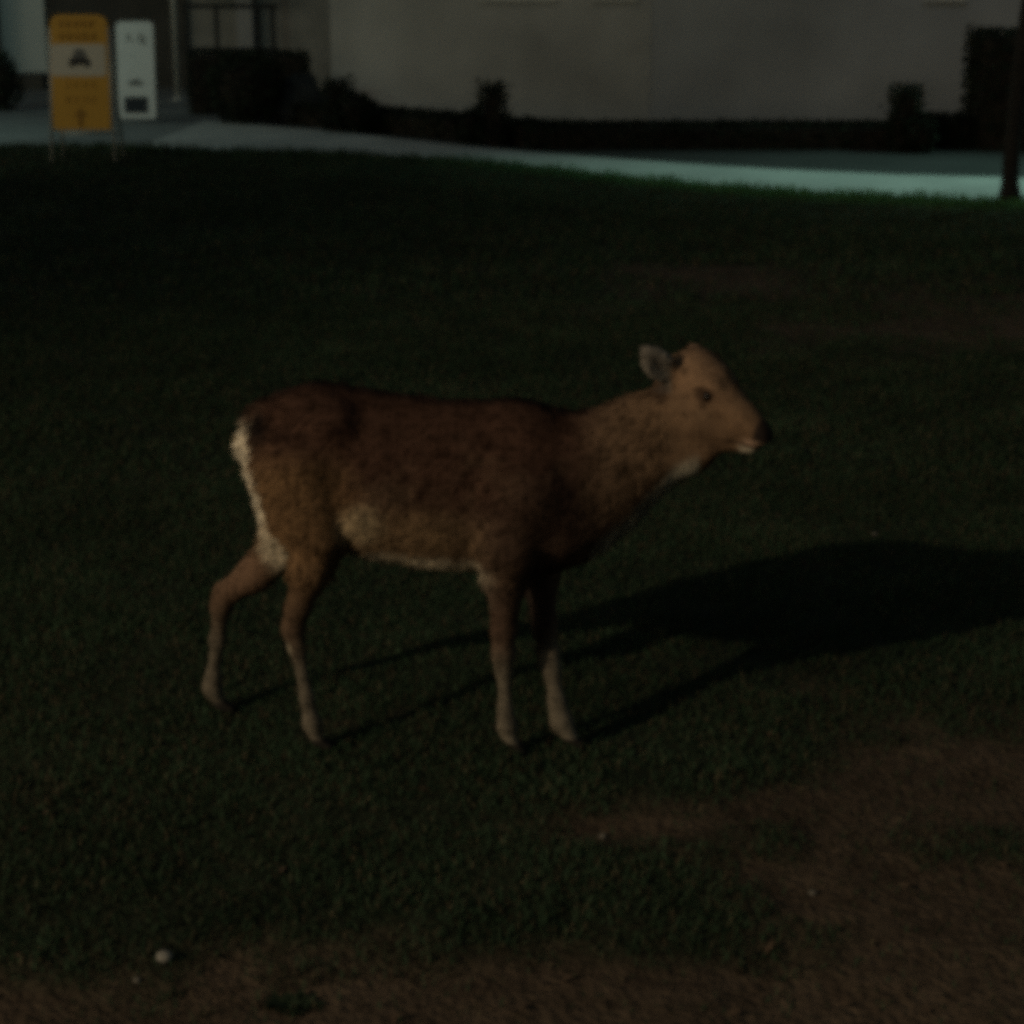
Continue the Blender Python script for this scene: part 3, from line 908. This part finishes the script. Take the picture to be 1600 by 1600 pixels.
# wall built around the window openings (sill at 1.25 m)
wins = [(X(757, YB), X(862, YB)), (X(930, YB), X(985, YB)), (X(1440, YB), X(1492, YB)), (7.2, 8.2), (9.6, 10.6)]
def wall_run(x0, x1, yf, mat, ws):
    mb = MB(); zs, zt, H = 1.28, 2.35, 3.9
    mb.box(x0 - O[0], x1 - O[0], yf - O[1], 22.3 - O[1], 0, zs)
    mb.box(x0 - O[0], x1 - O[0], yf - O[1], 22.3 - O[1], zt, H)
    c = x0
    for a, b in ws:
        mb.box(c - O[0], a - O[0], yf - O[1], 22.3 - O[1], zs, zt); c = b
    mb.box(c - O[0], x1 - O[0], yf - O[1], 22.3 - O[1], zs, zt)
    return mb.build('wall', mat, bld)
wall_run(xl, xm, YB, M['plaster'], wins[:2])
wall_run(xm, xr, YB + .005, M['plaster2'], wins[2:])
for k, (a, b) in enumerate(wins):
    yf = YB if k < 2 else YB + .005
    w = MB()
    for (x0, x1, z0, z1) in ((a, b, 1.282, 1.33), (a, b, 2.30, 2.348), (a + .002, a + .05, 1.33, 2.30), (b - .05, b - .002, 1.33, 2.30), ((a + b) / 2 - .02, (a + b) / 2 + .02, 1.33, 2.30)):
        w.box(x0 - O[0], x1 - O[0], yf + .06 - O[1], yf + .13 - O[1], z0, z1)
    wo = w.build('window', M['frame'], bld)
    bx('pane', M['glass'], a + .04, b - .04, yf + .09, yf + .10, 1.32, 2.31, wo, O)
    bx('sill', M['frame'], a - .05, b + .05, yf - .03, yf + .055, 1.255, 1.277, wo, O)
bx('roof', M['darkclad'], xl - .3, xr + .3, YB - .35, 23, 3.903, 4.1, bld, O, .02)

# darker wing at the left, set back
YW = 27.0
WO = (X(290, YW), YW, 0)
wing = empty('building', WO); tag(wing, 'dim set-back building wing behind the white sign and pole', 'building')
bx('wall', M['darkclad'], X(85, YW), X(300, YW), YW, YW + .4, 0, 4.2, wing, WO)
bx('wall', M['greyclad'], X(300, YW) , X(640, YW), YW + .05, YW + .4, 0, 4.2, wing, WO)
bx('pilaster', M['plaster2'], X(378, YW), X(402, YW), YW - .12, YW + .045, 0, 4.1, wing, WO)
bx('beam', M['darkclad'], X(300, YW), X(430, YW), YW - .30, YW - .125, 1.30, 1.48, wing, WO)
bx('door_panel', M['panel'], X(12, YW), X(80, YW), YW + .02, YW + .2, .22, 4.1, wing, WO)
bx('pilaster', M['plaster'], X(-60, YW), X(9, YW), YW - .2, YW + .3, .1, 4.1, wing, WO)
bx('step', M['darkclad'], X(-70, YW), X(84, YW), YW - .45, YW - .205, 0, .2, wing, WO)
bx('wall', M['darkclad'], X(-400, YW), X(-61, YW), YW, YW + .4, 0, 4.2, wing, WO)
bx('roof', M['darkclad'], X(-410, YW), X(645, YW), YW - .5, YW + .8, 4.203, 4.4, wing, WO, .02)
# railing behind the clipped hedge
RY = 24.0
rl = empty('railing', (X(360, RY), RY, .006)); tag(rl, 'thin dark railing behind the flat-topped hedge', 'railing')
zr = at(360, 12, RY).z
for px_ in (300, 345, 410, 432):
    q = X(px_, RY) - rl.location.x
    MB().box(q - .025, q + .025, -.025, .025, 0, zr - .02, .004).build('post', M['dkmetal'], rl)
for z_ in (zr, zr * .55):
    MB().box(X(294, RY) - rl.location.x, X(440, RY) - rl.location.x, -.03, .03, z_ - .018, z_ + .04, .004).build('rail', M['dkmetal'], rl)
# pole
pb = at(278, 148, 24.5)
pole = empty('metal_pole', (pb.x, 24.5, .006)); tag(pole, 'thin grey metal pole right of the white sign', 'pole')
MB().tube([(0, 0, 0), (0, 0, 1.5), (0, 0, 3.4)], [.034, .034, .03], 12).build('shaft', M['metal'], pole, True)
MB().lathe([(.10, 0), (.10, .012), (.05, .03), (.038, .06)], 16).build('base_plate', M['metal'], pole, True)
MB().lathe([(.04, 3.4), (.045, 3.43), (.02, 3.46)], 12).build('cap', M['metal'], pole, True)

# ------------------------------------------------------------------ lamps of the place, plus one added for the yellow sign (all but their light lie outside the picture)
def street_lamp(loc, h, toward, power, color, radius, glowmat, label, arm=.5, aim=None, cone=60, blend=1.0):
    loc = Vector(loc)
    root = empty('street_lamp', loc); tag(root, label, 'lamp', 'lamps round the lawn')
    d = Vector((toward[0] - loc.x, toward[1] - loc.y, 0)).normalized()
    MB().tube([(0, 0, 0), (0, 0, .9), (0, 0, h), tuple(d * arm * .4 + Vector((0, 0, h + .16))), tuple(d * arm + Vector((0, 0, h + .2)))], [.08, .06, .045, .035, .03], 12).build('post', M['dkmetal'], root, True)
    MB().lathe([(.16, 0), (.16, .02), (.09, .06)], 16).build('base_plate', M['dkmetal'], root, True)
    c = d * (arm + .12) + Vector((0, 0, h + .2))
    MB().lathe([(.13, -.03), (.15, 0), (.12, .06), (.04, .10)], 18, tuple(c)).build('lamp_head', M['dkmetal'], root, True)
    MB().lathe([(.05, -.075), (.09, -.06), (.10, -.034)], 18, tuple(c)).build('lens', glowmat, root, True)
    L = bpy.data.lights.new('lamp_light', 'SPOT' if aim else 'POINT')
    L.energy = power; L.color = color; L.shadow_soft_size = radius
    o = bpy.data.objects.new('lamp_light', L); COL.objects.link(o); o.parent = root
    o.location = c + Vector((0, 0, -.09 - radius))
    if aim:                                       # a shaded head: the light leaves in a cone
        L.spot_size = math.radians(cone); L.spot_blend = blend
        o.rotation_euler = (Vector(aim) - loc - o.location).to_track_quat('-Z', 'Y').to_euler()
    return root, loc + c + Vector((0, 0, -.09 - radius))

kd = Vector((0.75, 0.661))
kp = Vector((0.1, 3.95)) - kd * 11.2
street_lamp((kp.x - .5, kp.y - .36, 0), 4.78, (0, 3.9), 1560, (1.0, .80, .55), .10, M['warmglow'], 'tall warm street lamp behind the viewer on the left', aim=(.8, 3.9, .1), cone=60)
street_lamp((-8.5, 10.5, 0), 2.9, (-4, 17), 90, (1.0, .93, .75), .08, M['warmglow'], 'added unseen warm lamp left of the lawn lighting the yellow sign', aim=(-4.2, 18.5, .7), cone=46)  # extra lamp, added only to brighten the yellow sign
root, lp = street_lamp((6.9, 17.4, 0), 5.0, (4, 16), 640, (.52, 1.0, .82), .055, M['coolglow'], 'cool street lamp past the right end of the hedge', aim=(2.9, 15.0, 0), cone=62, blend=.9)
# added unseen plate that cuts its light off the lawn
A = Vector((-2.2, 16.1, 0)); B = Vector((4.6, 11.1, 0))
t = .075
a, b = lp + (A - lp) * t, lp + (B - lp) * t
e = (b - a).normalized()
a, b = a - e * .35, b + e * .35
out = Vector((-e.y, e.x, 0)); out = out if out.y < 0 else -out
V = []
for q in (Vector((0, 0, 0)), out * .004):
    V += [a + q, b + q, b + q + Vector((0, 0, .42)), a + q + Vector((0, 0, .42))]
V = [v - root.location for v in V]
MB().add(V, [(0, 1, 2, 3), (7, 6, 5, 4), (0, 4, 5, 1), (1, 5, 6, 2), (2, 6, 7, 3), (3, 7, 4, 0)]).build('light_block_plate', M['dkmetal'], root)
street_lamp((-6.9, 18.6, 0), 2.2, (-4, 21), 46, (.64, 1.0, .87), .06, M['coolglow'], 'cool street lamp past the left end of the footpath', .35)

def wall_lamp(x, power, color, label):
    root = empty('wall_lamp', (x, YB, 2.75)); tag(root, label, 'lamp', 'lamps on the grey wall')
    MB().box(-.07, .07, -.03, 0, -.12, .12, .008).build('bracket', M['dkmetal'], root)
    MB().tube([(0, -.03, 0), (0, -.5, .22), (0, -.55, .2)], .016, 8).build('arm', M['dkmetal'], root, True)
    MB().lathe([(.13, 0), (.10, .07), (.03, .12)], 16, (0, -.6, .1)).build('lamp_shade', M['dkmetal'], root, True)
    MB().lathe([(.02, -.05), (.04, -.03), (.03, .02)], 12, (0, -.6, .1)).build('bulb', M['warmglow'], root, True)
    L = bpy.data.lights.new('lamp_light', 'POINT'); L.energy = power; L.color = color; L.shadow_soft_size = .06
    o = bpy.data.objects.new('lamp_light', L); COL.objects.link(o); o.parent = root; o.location = (0, -.6, -.04)
wall_lamp(.35, 3.4, (1.0, .98, .78), 'wall lamp on a long arm over the left half of the wall')
wall_lamp(4.9, 5.2, (.86, .95, 1.0), 'wall lamp on a long arm over the right half of the wall')

# ------------------------------------------------------------------ small things on the ground
def pebble(px, py, r0, label, seed, mat='stone', squash=.7):
    rr = random.Random(seed)
    g = ground(px, py)
    z = float(height(np.array([g.x]), np.array([g.y]))[0])
    vs, fs = [], []
    n, m = 10, 7
    for a in range(m):
        t = -math.pi / 2 + math.pi * (a + .15) / (m - .7)
        for b in range(n):
            p = 2 * math.pi * b / n
            k = r0 * (1 + rr.uniform(-.1, .1))
            vs.append((k * math.cos(t) * math.cos(p), k * .85 * math.cos(t) * math.sin(p), k * squash * math.sin(t)))
    for a in range(m - 1):
        for b in range(n):
            c = (b + 1) % n
            fs.append((a * n + b, a * n + c, (a + 1) * n + c, (a + 1) * n + b))
    fs += [tuple(range(n))[::-1], tuple(range(n * (m - 1), n * m))]
    o = MB().add(vs, fs).build('pebble', M[mat], None, True)
    o.location = (g.x, g.y, z + r0 * squash * .75)
    return tag(o, label, 'pebble', 'pale pebbles on the ground')
pebble(257, 1496, .015, 'largest pale pebble, on bare earth near the bottom left corner', 1)
pebble(214, 1526, .007, 'tiny pale pebble below left of the largest pebble', 2, 'drab')
pebble(942, 1303, .008, 'small pale pebble on worn turf below the front hooves', 3, 'drab')
pebble(1366, 840, .009, 'small pale pebble at the edge of the deer shadow', 4, 'drab')
pebble(1270, 1390, .008, 'small pale pebble on worn turf at lower right', 5, 'drab')

def tuft(px, py, rad, h, n, label, seed):
    g = ground(px, py); r = np.random.default_rng(seed)
    z0 = float(height(np.array([g.x]), np.array([g.y]))[0])
    a = r.random(n) * 2 * np.pi; q = rad * np.sqrt(r.random(n))
    base = np.stack([np.cos(a) * q, np.sin(a) * q * .7, np.full(n, -.004)], 1)
    la = a + r.normal(0, .6, n); H = h * (.5 + r.random(n)); ln = H * (.4 + r.random(n))
    w = .003 + .005 * r.random(n); wa = la + np.pi / 2
    off = np.stack([np.cos(wa) * w, np.sin(wa) * w, 0 * w], 1)
    mid = base + np.stack([np.cos(la) * ln * .4, np.sin(la) * ln * .4, H * .6], 1)
    tip = base + np.stack([np.cos(la) * ln, np.sin(la) * ln, H * .8], 1)
    V = np.stack([base - off, base + off, mid - off, mid + off, tip], 1).reshape(-1, 3)
    k = np.arange(n)[:, None] * 5
    F = np.concatenate([k + np.array([[0, 1, 3]]), k + np.array([[0, 3, 2]]), k + np.array([[2, 3, 4]])], 0)
    me = np_mesh('weed_tuft', V, F)
    set_color(me, 'tint', np.tile([.03, .045, .024], (len(V), 1)))
    o = link('weed_tuft', me, M['grass']); o.location = (g.x, g.y, z0)
    return tag(o, label, 'weed', 'weed tufts on the worn turf')
tuft(455, 1556, .04, .013, 160, 'dark weed tuft on bare earth near the bottom edge', 1)

# dead leaves strewn over the worn ground
n = 900
r = np.random.default_rng(77)
y = 2.4 + 4.6 * r.random(n); x = (r.random(n) * 2 - 1) * (.31 * y + .3)
k = r.random(n) < .12 + .88 * bare(x, y)
x, y = x[k], y[k]; n = len(x)
c = np.stack([x, y, height(x, y) + .004 + .006 * r.random(n)], 1)
a = r.random(n) * 6.283
u = np.stack([np.cos(a), np.sin(a), r.normal(0, .25, n)], 1); v = np.stack([-np.sin(a), np.cos(a), r.normal(0, .25, n)], 1)
s = (.004 + .012 * r.random(n) ** 2)[:, None]
V = np.stack([c - u * s, c + v * s * .5 + [0, 0, .002], c + u * s, c - v * s * .5 + [0, 0, .002]], 1).reshape(-1, 3)
o = link('leaf_litter', np_mesh('leaf_litter', V, np.arange(n * 4).reshape(-1, 4)), M['litter'])
tag(o, 'dry brown leaf scraps strewn over the worn ground', 'leaf litter', kind='stuff')
